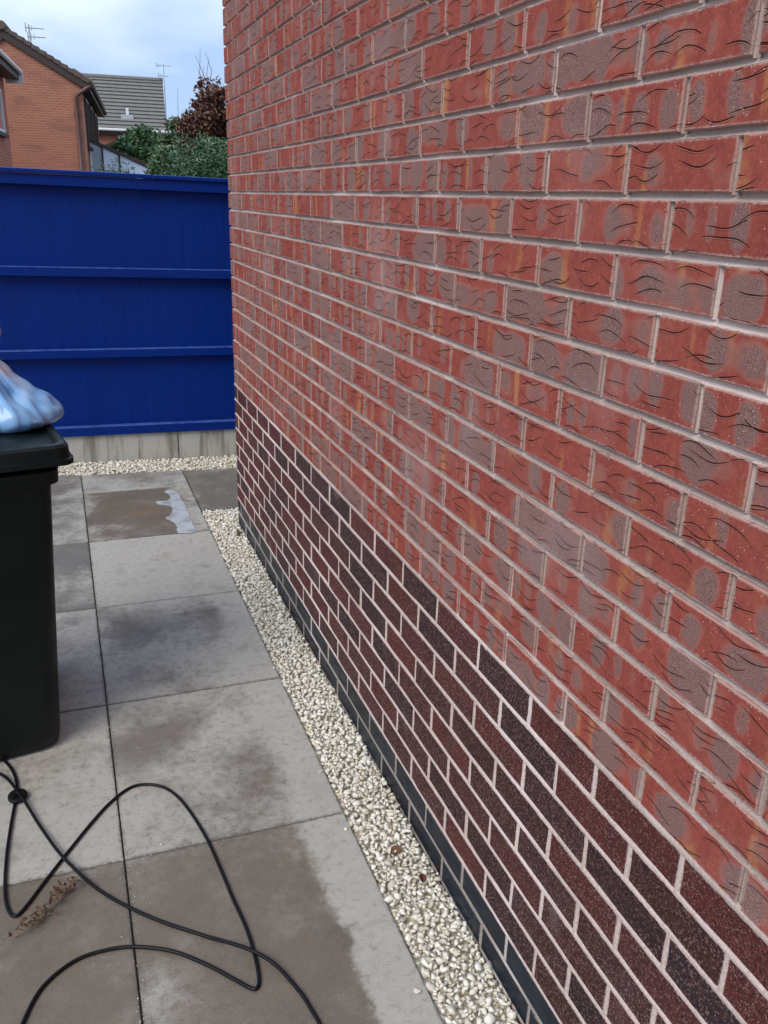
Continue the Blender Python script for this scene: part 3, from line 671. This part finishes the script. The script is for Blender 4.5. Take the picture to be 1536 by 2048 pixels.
# the shallow pool on the second slab from the fence: wet film and pale scum along its edge
SCUM = Mt('pale_scum', .12); _p = SCUM.pos(); SCUM.color(SCUM.mix(SCUM.noise(_p, 18, 4), (.40,.43,.45), (.60,.63,.65))); _a = SCUM.n('Attribute'); _a.attribute_name = 'core'
SCUM.put(SCUM.p.inputs['Alpha'], SCUM.math('MULTIPLY', SCUM.mr(SCUM.math('ADD', _a.outputs['Fac'], SCUM.math('MULTIPLY', SCUM.math('SUBTRACT', SCUM.noise(_p, 70, 4, .7), .5), .9)), .15, .85), SCUM.mr(SCUM.noise(_p, 11, 4), .3, .55, .55, 1.))); SCUM = SCUM.m
def film(name, px, z, mat, label):
    P = spline([gnd(u,v,z) for u,v in px], 9, True); n = len(P); c = sum(P, Vector())/n; up = Vector((0,0,1)); O2 = []; I2 = []
    ar = sum(P[i].x*P[(i+1)%n].y-P[(i+1)%n].x*P[i].y for i in range(n)); sg = 1 if ar > 0 else -1
    for i, p in enumerate(P):
        t = (P[(i+1)%n]-P[i-1]).normalized(); nn = up.cross(t)*sg; a = .006*nz(p.x*30, p.y*30, 2)+.004*nz(p.x*90, p.y*90, 5)
        O2.append(p-nn*(.009+a)-c); I2.append(p+nn*(.004-a)-c)
    ob = mesh_obj(name, O2+I2, [(i, (i+1)%n, (i+1)%n+n, i+n) for i in range(n)]+[tuple(range(n, 2*n))], mat); ob.location = c
    at_ = ob.data.attributes.new('core', 'FLOAT', 'POINT'); at_.data.foreach_set('value', [0.]*n+[1.]*n); return tag(ob, label, 'puddle')
film('puddle', [(330,982),(350,982),(366,1005),(377,1030),(389,1062),(366,1066),(356,1064),(352,1048),(334,1037),(341,1030),(346,1020),(340,1012),(316,1008),(314,1003),(336,1001),(341,992)], TOP+.0032, SCUM, 'pale milky puddle on the damp slab near the fence')

# ------------------------------------------------------------------ houses beyond the fence
def mat_farbrick(name, a, b, mo_, axis, sc=1.0, dark=.5):
    m = Mt(name, .9); x, y, z = m.xyz(m.obj()); V = m.vec(x if axis == 'x' else y, z, 0.)
    bt = m.n('TexBrick'); m.put(bt.inputs['Vector'], V); bt.inputs['Scale'].default_value = 1.0
    for k, v in (('Brick Width', .225*sc), ('Row Height', .075*sc), ('Mortar Size', .010*sc), ('Mortar Smooth', .3), ('Bias', -.2)): bt.inputs[k].default_value = v
    m.put(bt.inputs['Color1'], a); m.put(bt.inputs['Color2'], b); m.put(bt.inputs['Mortar'], mo_)
    st = m.noise(m.scale(V, (1, 2.4, 1)), .8, 4, .6); c = m.mix(m.math('MULTIPLY', m.mr(st, .45, .75), dark), bt.outputs['Color'], (.16,.075,.05)); m.color(c)
    m.bump(m.math('SUBTRACT', 1., bt.outputs['Fac']), .5, .006); return m.m
BRA = mat_farbrick('orange_brick_x', (.43,.155,.095), (.36,.125,.080), (.40,.25,.19), 'x'); BRAs = mat_farbrick('orange_brick_y', (.43,.155,.095), (.36,.125,.080), (.40,.25,.19), 'y')
BRB = mat_farbrick('red_brick_y', (.40,.10,.06), (.33,.08,.05), (.36,.22,.17), 'y', 1., .2); BRC = mat_farbrick('red_brick_x', (.36,.10,.055), (.29,.075,.045), (.34,.20,.14), 'x', 1., .25)
TILEA = simple('brown_roof_tile', (.115,.085,.075), .85, .35, 3.0, .4, 40); BOARD = simple('dark_barge_board', (.050,.034,.030), .7, .3, 6); BLK = simple('black_soffit', (.012,.011,.011), .6, .3, 6)
TILEC = simple('grey_roof_tile', (.175,.17,.162), .9, .4, 5.0, .4, 40); WHITE = simple('white_upvc', (.70,.71,.70), .4, .1, 4); PIPE = simple('brown_drainpipe', (.11,.045,.038), .45, .3, 4); METAL = simple('aerial_metal', (.36,.38,.41), .5, .3, 30)
DFRAME = simple('dark_wood_frame', (.055,.030,.022), .5, .3, 8)
GLASS = Mt('window_glass', .05); GLASS.color((.10,.13,.17)); GLASS.p.inputs['Specular IOR Level'].default_value = 1.0; GLASS.p.inputs['Coat Weight'].default_value = 1.0; GLASS = GLASS.m
def frame_empty(name, a, d, label, cat='house', group=None):
    p = CAM+E1*a+E2*d; return tag(empty(name, (p.x, p.y, 0), FROT), label, cat, group)
# --- house with the gable facing the fence
DA = 32.0; ca = far(169, 262, DA).x; tip = far(178, 163, DA); vl = far(0, 50, DA); sl = (vl.z-tip.z)/(tip.x-vl.x); wpx = DA/F_PX
hA = frame_empty('gable_house', ca, DA, 'orange brick house with a brown tiled gable above the blue fence')
ov = tip.x-ca; ez = tip.z; ax = far(4, 46, DA).x-ca; az = ez+sl*(ov-ax); DEP = 10.5; XL = ax*2-ov
ztop = lambda x: (ez+sl*(ov-x) if x > ax else az-sl*(ax-x))
gw = MB(); XW = 2*ax
gw.add([(XW,0,-.3),(0,0,-.3),(0,0,ztop(0)-.22),(ax,0,az-.22),(XW,0,ztop(XW)-.22),(XW,.25,-.3),(0,.25,-.3),(0,.25,ztop(0)-.22),(ax,.25,az-.22),(XW,.25,ztop(XW)-.22)], [(0,1,2,3,4),(9,8,7,6,5),(1,6,7,2),(0,4,9,5),(2,7,8,3),(3,8,9,4)])
gw.build('gable_wall', BRA, hA)
sw = MB().box(-.25, 0, .252, DEP, -.3, ez-.12); sw.build('side_wall', BRAs, hA); MB().box(XW, XW+.25, .252, DEP, -.3, ez-.12).build('side_wall', BRAs, hA)
roof = MB()
for sgn in (1, -1):
    xe = ov if sgn > 0 else XL
    roof.add([(xe,-.06,ez-.05),(ax,-.06,az-.05),(ax,DEP+.3,az-.05),(xe,DEP+.3,ez-.05),(xe,-.06,ez-.17),(ax,-.06,az-.17),(ax,DEP+.3,az-.17),(xe,DEP+.3,ez-.17)], [(0,1,2,3),(7,6,5,4),(0,4,5,1),(3,2,6,7),(0,3,7,4)])
roofo = roof.build('roof', TILEA, hA)
ln = math.hypot(ov-ax, az-ez); nt_ = 12
for sgn in (1, -1):
    for k in range(nt_):           # verge tiles, each lapping the one below
        t0, t1 = k/nt_, (k+1.12)/nt_; xe = ov if sgn > 0 else XL
        p = lambda t: (xe+(ax-xe)*t, ez+(az-ez)*t); (xa, za), (xb, zb) = p(t0), p(min(1, t1))
        MB().add([(xa,-.12,za+.07),(xb,-.12,zb+.015),(xb,.35,zb+.015),(xa,.35,za+.07),(xa,-.12,za-.07),(xb,-.12,zb-.10),(xb,.35,zb-.10),(xa,.35,za-.07)], [(0,1,2,3),(7,6,5,4),(0,4,5,1),(1,5,6,2),(2,6,7,3),(3,7,4,0)] if sgn > 0 else [(3,2,1,0),(4,5,6,7),(1,5,4,0),(2,6,5,1),(3,7,6,2),(0,4,7,3)]).build('roof_tile', TILEA, roofo)
for k in range(26):                # eaves tiles seen end-on along the gutter
    y = -.05+k*.42; MB().tube([(ov+.06,y+.2,ez-.03),(ov-.5,y+.2,ez-.03+sl*.56)], .10, 8).build('roof_tile', TILEA, roofo)
rr_ = MB().tube([(ax,-.16,az+.03),(ax,DEP+.3,az+.03)], .12, 10); rr_.build('ridge_tile', TILEA, roofo)
bb = MB()
bb.add([(ov-.02,-.085,ez-.09),(ax,-.085,az-.10),(ax,-.085,az-.34),(ov-.02,-.085,ez-.30),(ov-.02,-.045,ez-.09),(ax,-.045,az-.10),(ax,-.045,az-.34),(ov-.02,-.045,ez-.30)], [(0,1,2,3),(7,6,5,4),(3,2,6,7),(0,3,7,4),(1,0,4,5)])
bb.build('barge_board', BOARD, hA)
MB().add([(XL+.02,-.085,ez-.09),(ax,-.085,az-.101),(ax,-.085,az-.341),(XL+.02,-.085,ez-.30)], [(3,2,1,0)]).build('barge_board', BOARD, hA)
MB().box(-.0, ov-.02, -.04, DEP+.2, ez-.27, ez-.19).build('soffit', BLK, hA)
MB().box(ov-.02, ov+.02, -.04, DEP+.2, ez-.30, ez-.10).build('fascia', BLK, hA)
MB().tube([(ov+.07,-.07,ez-.13),(ov+.07,DEP+.25,ez-.13)], .065, 8).build('gutter', BLK, hA)
px0 = far(152, 200, DA).x-ca
dp = MB().tube([(ov+.05,-.10,ez-.15),(ov-.1,-.12,ez-.22),(px0+.05,-.10,ez-.42),(px0,-.09,ez-.52),(px0,-.09,-.3)], .062, 10).build('downpipe', PIPE, hA, True)
for z in (3.9, 1.9): MB().box(px0-.09, px0+.09, -.10, -.001, z, z+.10).build('pipe_bracket', PIPE, dp)
for k, (y0, y1) in enumerate(((1.0,2.6),(3.8,5.6),(6.8,8.6))):
    wf = MB(); z0, z1 = 3.05, 4.55
    for a, b, c_, d_ in ((y0,y1,z0,z0+.08),(y0,y1,z1-.08,z1),(y0,y0+.08,z0+.08,z1-.08),(y1-.08,y1,z0+.08,z1-.08),((y0+y1)/2-.04,(y0+y1)/2+.04,z0+.08,z1-.08)): wf.box(.002, .07, a, b, c_, d_)
    wo = wf.build('window', DFRAME, hA); MB().box(.004, .02, y0+.08, y1-.08, z0+.08, z1-.08).build('pane', GLASS, wo); MB().box(.001, .13, y0-.06, y1+.06, z0-.09, z0-.005).build('sill', DFRAME, wo)
def aerial(name, p, h, els, label, facing=1, big=1.0):
    q = CAM+E1*p.x+E2*p.y; e = tag(empty(name, (q.x,q.y,p.z), FROT), label, 'aerial'); MB().tube([(0,0,0),(0,0,h)], .022*big, 6).build('mast', METAL, e)
    for z, lf, rt in els:
        MB().tube([(lf,0,z),(rt,0,z)], .018*big, 6).build('boom', METAL, e); mb = MB()
        n = 9
        for i in range(n):
            x = lf+(rt-lf)*i/(n-1); mb.tube([(x,-.16,z-.012),(x,.16,z+.012)], .008*big, 5)
        mb.tube([(lf,0,z-.14),(lf,0,z+.16)], .02*big, 5); mb.tube([(lf+.10,0,z-.12),(lf+.10,0,z+.12)], .014*big, 5); mb.tube([(lf+.20,0,z-.09),(lf+.20,0,z+.09)], .012*big, 5)
        mb.build('elements', METAL, e)
    return e
D1 = DA+5.2; pa_ = far(61, 84, D1); t1 = far(61, 56, D1); h1 = t1.z-pa_.z
aerial('tv_aerial', Vector((pa_.x, D1, pa_.z-.4)), h1+.5, ((h1+.40, -.12, .50), (h1+.12, -.06, .52)), 'double yagi television aerial on the brown gable roof', big=.95)
# --- the neighbour at the left edge
DB = 28.0; fb = far(16, 245, DB); eb = far(33, 139, DB); hB = frame_empty('left_house', fb.x, DB, 'red brick house cut off by the left edge with white eaves')
hB.location = CAM+E1*fb.x+E2*DB; hB.location.z = 0; ob_ = eb.x-fb.x; zb = eb.z
MB().box(-.25, 0, -12, 0, -.3, zb-.1).build('side_wall', BRB, hB)
MB().box(-6, -.252, -.25, -.002, -.3, zb-.1).build('back_wall', BRC, hB); MB().box(-6, -.252, -12, -11.8, -.3, zb-.1).build('gable_wall', BRC, hB)
MB().add([(ob_,-12.2,zb),(ob_,.2,zb),(-3,.2,zb+1.9),(-3,-12.2,zb+1.9),(ob_,-12.2,zb-.12),(ob_,.2,zb-.12),(-3,.2,zb+1.75),(-3,-12.2,zb+1.75)], [(0,1,2,3),(7,6,5,4),(0,4,5,1),(1,5,6,2),(2,6,7,3),(3,7,4,0)]).build('roof', TILEA, hB)
MB().add([(-3,-12.2,zb+1.895),(-3,.2,zb+1.895),(-6.3,.2,zb),(-6.3,-12.2,zb)], [(0,1,2,3)]).build('roof', TILEA, hB)
MB().box(0.002, ob_-.02, -12.1, .18, zb-.22, zb-.16).build('soffit', BLK, hB); MB().box(ob_-.02, ob_+.01, -12.1, .19, zb-.24, zb-.02).build('fascia', BLK, hB)
MB().tube([(ob_+.07,-12.2,zb-.03),(ob_+.07,.24,zb-.03)], .06, 8).build('gutter', WHITE, hB); MB().box(.02, ob_+.13, .205, .25, zb-.33, zb-.05).build('box_end', WHITE, hB)
wf = MB(); y0, y1, z0, z1 = -4.6, -1.05, 3.02, 4.10
for a, b, c_, d_ in ((y0,y1,z0,z0+.08),(y0,y1,z1-.08,z1),(y0,y0+.08,z0+.08,z1-.08),(y1-.08,y1,z0+.08,z1-.08)): wf.box(.002, .05, a, b, c_, d_)
wo = wf.build('window', WHITE, hB); MB().box(.003, .02, y0+.08, y1-.08, z0+.08, z1-.08).build('pane', GLASS, wo); MB().box(.001, .12, y0-.06, y1+.06, z0-.10, z0-.005).build('sill', BLK, wo)
# --- grey roofed house further back
DC = 55.0; el, er, rg = far(190,258,DC), far(333,264,DC), far(322,162,DC+4.2); hC = frame_empty('grey_roofed_house', er.x, DC, 'far red brick house with a grey tiled roof behind the bushes')
zc, zr, LX = er.z, rg.z, -11.0; xr = rg.x-er.x
roof = MB().add([(.0,-.3,zc-.06),(.0,4.2,zr-.06),(LX,4.2,zr-.06),(LX,-.3,zc-.06),(.0,8.7,zc-.06),(LX,8.7,zc-.06)], [(0,1,2,3),(1,4,5,2),(0,4,1)]).build('roof', TILEC, hC)
NR = 14
for k in range(NR):
    t0, t1 = k/NR, (k+1)/NR; ya, yb = -.3+4.5*t0, -.3+4.5*t1; za, zb_ = zc+(zr-zc)*t0, zc+(zr-zc)*t1
    MB().add([(.03,ya,za+.075),(.03,yb+.03,zb_+.015),(LX,yb+.03,zb_+.015),(LX,ya,za+.075),(.03,ya+.06,za+.0),(LX,ya+.06,za+.0),(.03,yb,zb_-.03)], [(0,1,2,3),(4,0,3,5),(0,4,6,1)]).build('tile_course', TILEC, roof)
MB().tube([(.05,4.2,zr+.03),(LX,4.2,zr+.03)], .14, 8).build('ridge_tile', TILEC, roof)
vt = far(255,236,DC+1.0); MB().box(vt.x-er.x-.35, vt.x-er.x+.35, .55, .95, vt.z-.25, vt.z+.14, .03).build('roof_vent', simple('lead_flashing', (.40,.42,.45), .6), hC)
MB().box(vt.x-er.x-.06, vt.x-er.x+.10, .72, .88, vt.z+.14, vt.z+.5, .02).build('vent_pipe', WHITE, hC)
MB().box(LX, -.12, 0, .25, -.3, zc-.12).build('front_wall', BRC, hC); MB().add([(-.12,.252,-.3),(-.12,8.4,-.3),(-.12,8.4,zc-.15),(-.12,4.2,zr-.2),(-.12,.252,zc-.15)], [(0,1,2,3,4)]).build('gable_wall', BRC, hC)
MB().tube([(.05,-.36,zc-.03),(LX,-.36,zc-.03)], .075, 8).build('gutter', WHITE, hC); MB().box(LX, 0, -.30, -.27, zc-.26, zc-.08).build('fascia', BLK, hC)
MB().tube([(-.06,-.34,zc-.10),(-.10,-.20,zc-.5),(-.22,-.06,zc-.8),(-.22,-.06,-.3)], .05, 8).build('downpipe', WHITE, hC)
wl, wr = far(236,270,DC).x-er.x, far(282,270,DC).x-er.x; wf = MB(); z0, z1 = zc-1.6, zc-.28
for a, b, c_, d_ in ((wl,wr,z0,z0+.10),(wl,wr,z1-.10,z1),(wl,wl+.12,z0+.1,z1-.1),(wr-.12,wr,z0+.1,z1-.1),((wl+wr)/2-.05,(wl+wr)/2+.05,z0+.1,z1-.1)): wf.box(a, b, -.06, -.002, c_, d_)
wo = wf.build('window', WHITE, hC); MB().box(wl+.12, wr-.12, -.02, -.004, z0+.1, z1-.1).build('pane', GLASS, wo)
D2 = DC+4.0; p2 = far(330, 190, D2); t2 = far(328, 128, D2); h2 = t2.z-p2.z
aerial('tv_aerial', Vector((p2.x, D2, p2.z-1.6)), h2+1.6, ((h2+1.5, -.40, .42), (h2+.95, -.32, .24)), 'tall television aerial mast beside the grey roofed house', big=.95)
# --- lean-to conservatory
DS = DA+1.6; tl, tr = far(179,277,DS), far(300,330,DS); con = frame_empty('conservatory', tl.x, DS, 'glazed lean-to conservatory against the orange brick house', 'conservatory')
SKYPANE = Mt('painted_sky_glazing', .12); SKYPANE.color((.56,.68,.88)); SKYPANE.p.inputs['Specular IOR Level'].default_value = .9; SKYPANE = SKYPANE.m  # opaque pane colour with the reflected sky painted in
Wc = tr.x-tl.x; zt = lambda x: tl.z+(tr.z-tl.z)*x/Wc; p1, p2_ = far(204,300,DS).x-tl.x, far(238,310,DS).x-tl.x
MB().add([(-.05,-.08,zt(0)+.02),(Wc+.1,-.08,zt(Wc)-.02),(Wc+.1,3.4,zt(Wc)-.02),(-.05,3.4,zt(0)+.02),(-.05,-.08,zt(0)-.10),(Wc+.1,-.08,zt(Wc)-.14),(Wc+.1,3.4,zt(Wc)-.14),(-.05,3.4,zt(0)-.10)], [(0,1,2,3),(7,6,5,4),(0,4,5,1),(1,5,6,2),(2,6,7,3),(3,7,4,0)]).build('roof_panel', BOARD, con)
for x, m_ in ((0, WHITE), (p1, DFRAME), (p2_, DFRAME), (Wc, DFRAME)): MB().box(x-.035, x+.035, -.04, .04, -.3, zt(x)-.12).build('post', m_, con)
for a, b, c_ in ((0, p1, GLASS), (p1, p2_, SKYPANE), (p2_, Wc, SKYPANE)):
    MB().add([(a+.036,0,.3),(b-.036,0,.3),(b-.036,0,zt(b)-.13),(a+.036,0,zt(a)-.13),(a+.036,.01,.3),(b-.036,.01,.3),(b-.036,.01,zt(b)-.13),(a+.036,.01,zt(a)-.13)], [(0,1,2,3),(7,6,5,4)]).build('pane', c_, con)
MB().box(0, Wc, -.03, .12, -.3, .3).build('dwarf_wall', BRC, con); MB().box(Wc-.02, Wc+.02, .05, 3.3, -.3, zt(Wc)-.15).build('side_glazing', SKYPANE, con)

# ------------------------------------------------------------------ shrubs and tree beyond the fence
def mat_leaf(name, cols, rough=.45):
    m = Mt(name, rough); at_ = m.n('Attribute'); at_.attribute_name = 'tone'; m.color(m.ramp(at_.outputs['Fac'], [(i/(len(cols)-1), c) for i, c in enumerate(cols)]))
    m.p.inputs['Subsurface Weight'].default_value = 0; m.p.inputs['Transmission Weight'].default_value = 0.0; return m.m
def leaves(name, C, ln, wd, mat, parent, up=.3, seed=1, kind=None):
    g_ = np.random.default_rng(seed); n = len(C); d = g_.normal(size=(n,3)); d[:,2] = d[:,2]*.7+up*-.2; d /= np.linalg.norm(d, axis=1)[:,None]
    s_ = np.cross(d, g_.normal(size=(n,3))); s_ /= np.linalg.norm(s_, axis=1)[:,None]; nn = np.cross(d, s_)
    l_ = (ln*g_.uniform(.6,1.3,n))[:,None]; w_ = (wd*g_.uniform(.7,1.2,n))[:,None]
    V = np.stack([C, C+d*l_*.5+s_*w_*.5+nn*w_*.18, C+d*l_, C+d*l_*.5-s_*w_*.5+nn*w_*.18], 1).reshape(-1,3)
    b_ = np.arange(n)[:,None]*4; Fc = np.concatenate([b_+[0,1,2], b_+[0,2,3]], 1).reshape(-1,3)
    me = bpy.data.meshes.new(name); me.vertices.add(len(V)); me.vertices.foreach_set('co', V.ravel().astype(np.float32)); me.loops.add(Fc.size); me.loops.foreach_set('vertex_index', Fc.ravel().astype(np.int32))
    me.polygons.add(len(Fc)); me.polygons.foreach_set('loop_start', np.arange(0, Fc.size, 3, dtype=np.int32)); me.update(calc_edges=True)
    at_ = me.attributes.new('tone', 'FLOAT', 'POINT'); at_.data.foreach_set('value', np.repeat(np.clip(g_.normal(.45,.24,n),0,1),4).astype(np.float32)); me.materials.append(mat)
    ob = link(bpy.data.objects.new(name, me), parent); return ob
BARK = simple('bark', (.075,.055,.042), .9, .4, 20, .5, 60)
def shrub(name, u0, u1, vt_, D, nl, ln, wd, mat, label, cat, clumps, seed, depth=.7, zb=.9, branch=7, group=None, twigs=0, trunkh=None, fill=.5):
    a0, a1 = far(u0, 300, D), far(u1, 300, D); tp = far((u0+u1)/2, vt_, D); cx = (a0.x+a1.x)/2; hw = (a1.x-a0.x)/2; p = CAM+E1*cx+E2*D
    e = tag(empty(name, (p.x,p.y,-.075), FROT), label, cat, group); g_ = np.random.default_rng(seed); H = tp.z+.075
    cl = []; ctr = []
    for k in range(clumps):
        x = g_.uniform(-1,1); y = g_.uniform(-1,1); hz = g_.uniform(zb, H*(1-.16*abs(x)**1.5)-.12); r_ = g_.uniform(.16,.32)*min(hw*1.4, .1*D)
        c = np.array([x*hw*.86, y*depth, hz]); ctr.append(c); n = nl//clumps; q = g_.normal(size=(n,3)); q /= np.linalg.norm(q, axis=1)[:,None]; rad = r_*g_.uniform(.25,1.,n)**fill
        cl.append(c+q*rad[:,None]*np.array([1,1,.85]))
    C = np.vstack(cl); leaves('crown', C, ln, wd, mat, e, seed=seed)
    mb = MB(); rn = random.Random(seed)
    th = trunkh or zb*.8
    mb.tube([(0,0,0),(.02,.01,th*.5),(0,.02,th)], [.05,.04,.032], 8)
    for c in ctr[:branch*3]: mb.tube([(0,.02,th*rn.uniform(.6,1)), Vector(c)*.55+Vector((0,0,th*.35)), Vector(c)], [.018,.011,.005], 5)
    for k in range(twigs):
        c = Vector(rn.choice(ctr)); t_ = c+Vector((rn.uniform(-.15,.15), rn.uniform(-.1,.1), rn.uniform(.35,.9)*min(1, H/3))); t_.z = min(t_.z, H+rn.uniform(.05,.32)); mid_ = (c+t_)/2+Vector((rn.uniform(-.06,.06),0,0)); mb.tube([c, mid_, t_], [.005,.0035,.0016], 4)
    mb.build('trunk', BARK, e); return e
G1 = mat_leaf('glossy_green_leaf', [(.015,.042,.018),(.032,.085,.028),(.058,.14,.045),(.10,.20,.07),(.18,.28,.13)], .35)
G2 = mat_leaf('grey_green_leaf', [(.016,.042,.018),(.034,.088,.034),(.060,.14,.055),(.11,.21,.095),(.19,.29,.17)], .4)
G3 = mat_leaf('light_green_leaf', [(.03,.055,.02),(.06,.10,.04),(.10,.15,.065),(.17,.22,.11)], .5)
RD = mat_leaf('copper_leaf', [(.022,.010,.009),(.06,.020,.015),(.12,.042,.026),(.19,.085,.045),(.28,.18,.085)], .4)
shrub('copper_tree', 354, 486, 150, 12.0, 11000, .07, .036, RD, 'copper leaved small tree with bare twigs rising behind the green bushes', 'tree', 60, 21, .45, 1.7, 10, None, 26, 1.9, .6)
shrub('green_bush', 290, 395, 228, 16.0, 16000, .08, .034, G3, 'light green bush between the grey roof and the copper tree', 'bush', 60, 4, .5, .9)
shrub('green_bush', 300, 530, 236, 8.9, 34000, .05, .016, G2, 'dense grey green bush right against the brick wall edge', 'bush', 120, 5, .45, .8)
shrub('green_bush', 218, 350, 258, 40.0, 16000, .22, .09, G1, 'dark glossy green bush growing behind the conservatory', 'bush', 80, 6, 1.5, 2.0)
shrub('green_bush', 155, 310, 300, 9.0, 6500, .04, .012, G3, 'low wispy pale green bush just above the fence top', 'bush', 54, 8, .3, 1.2)
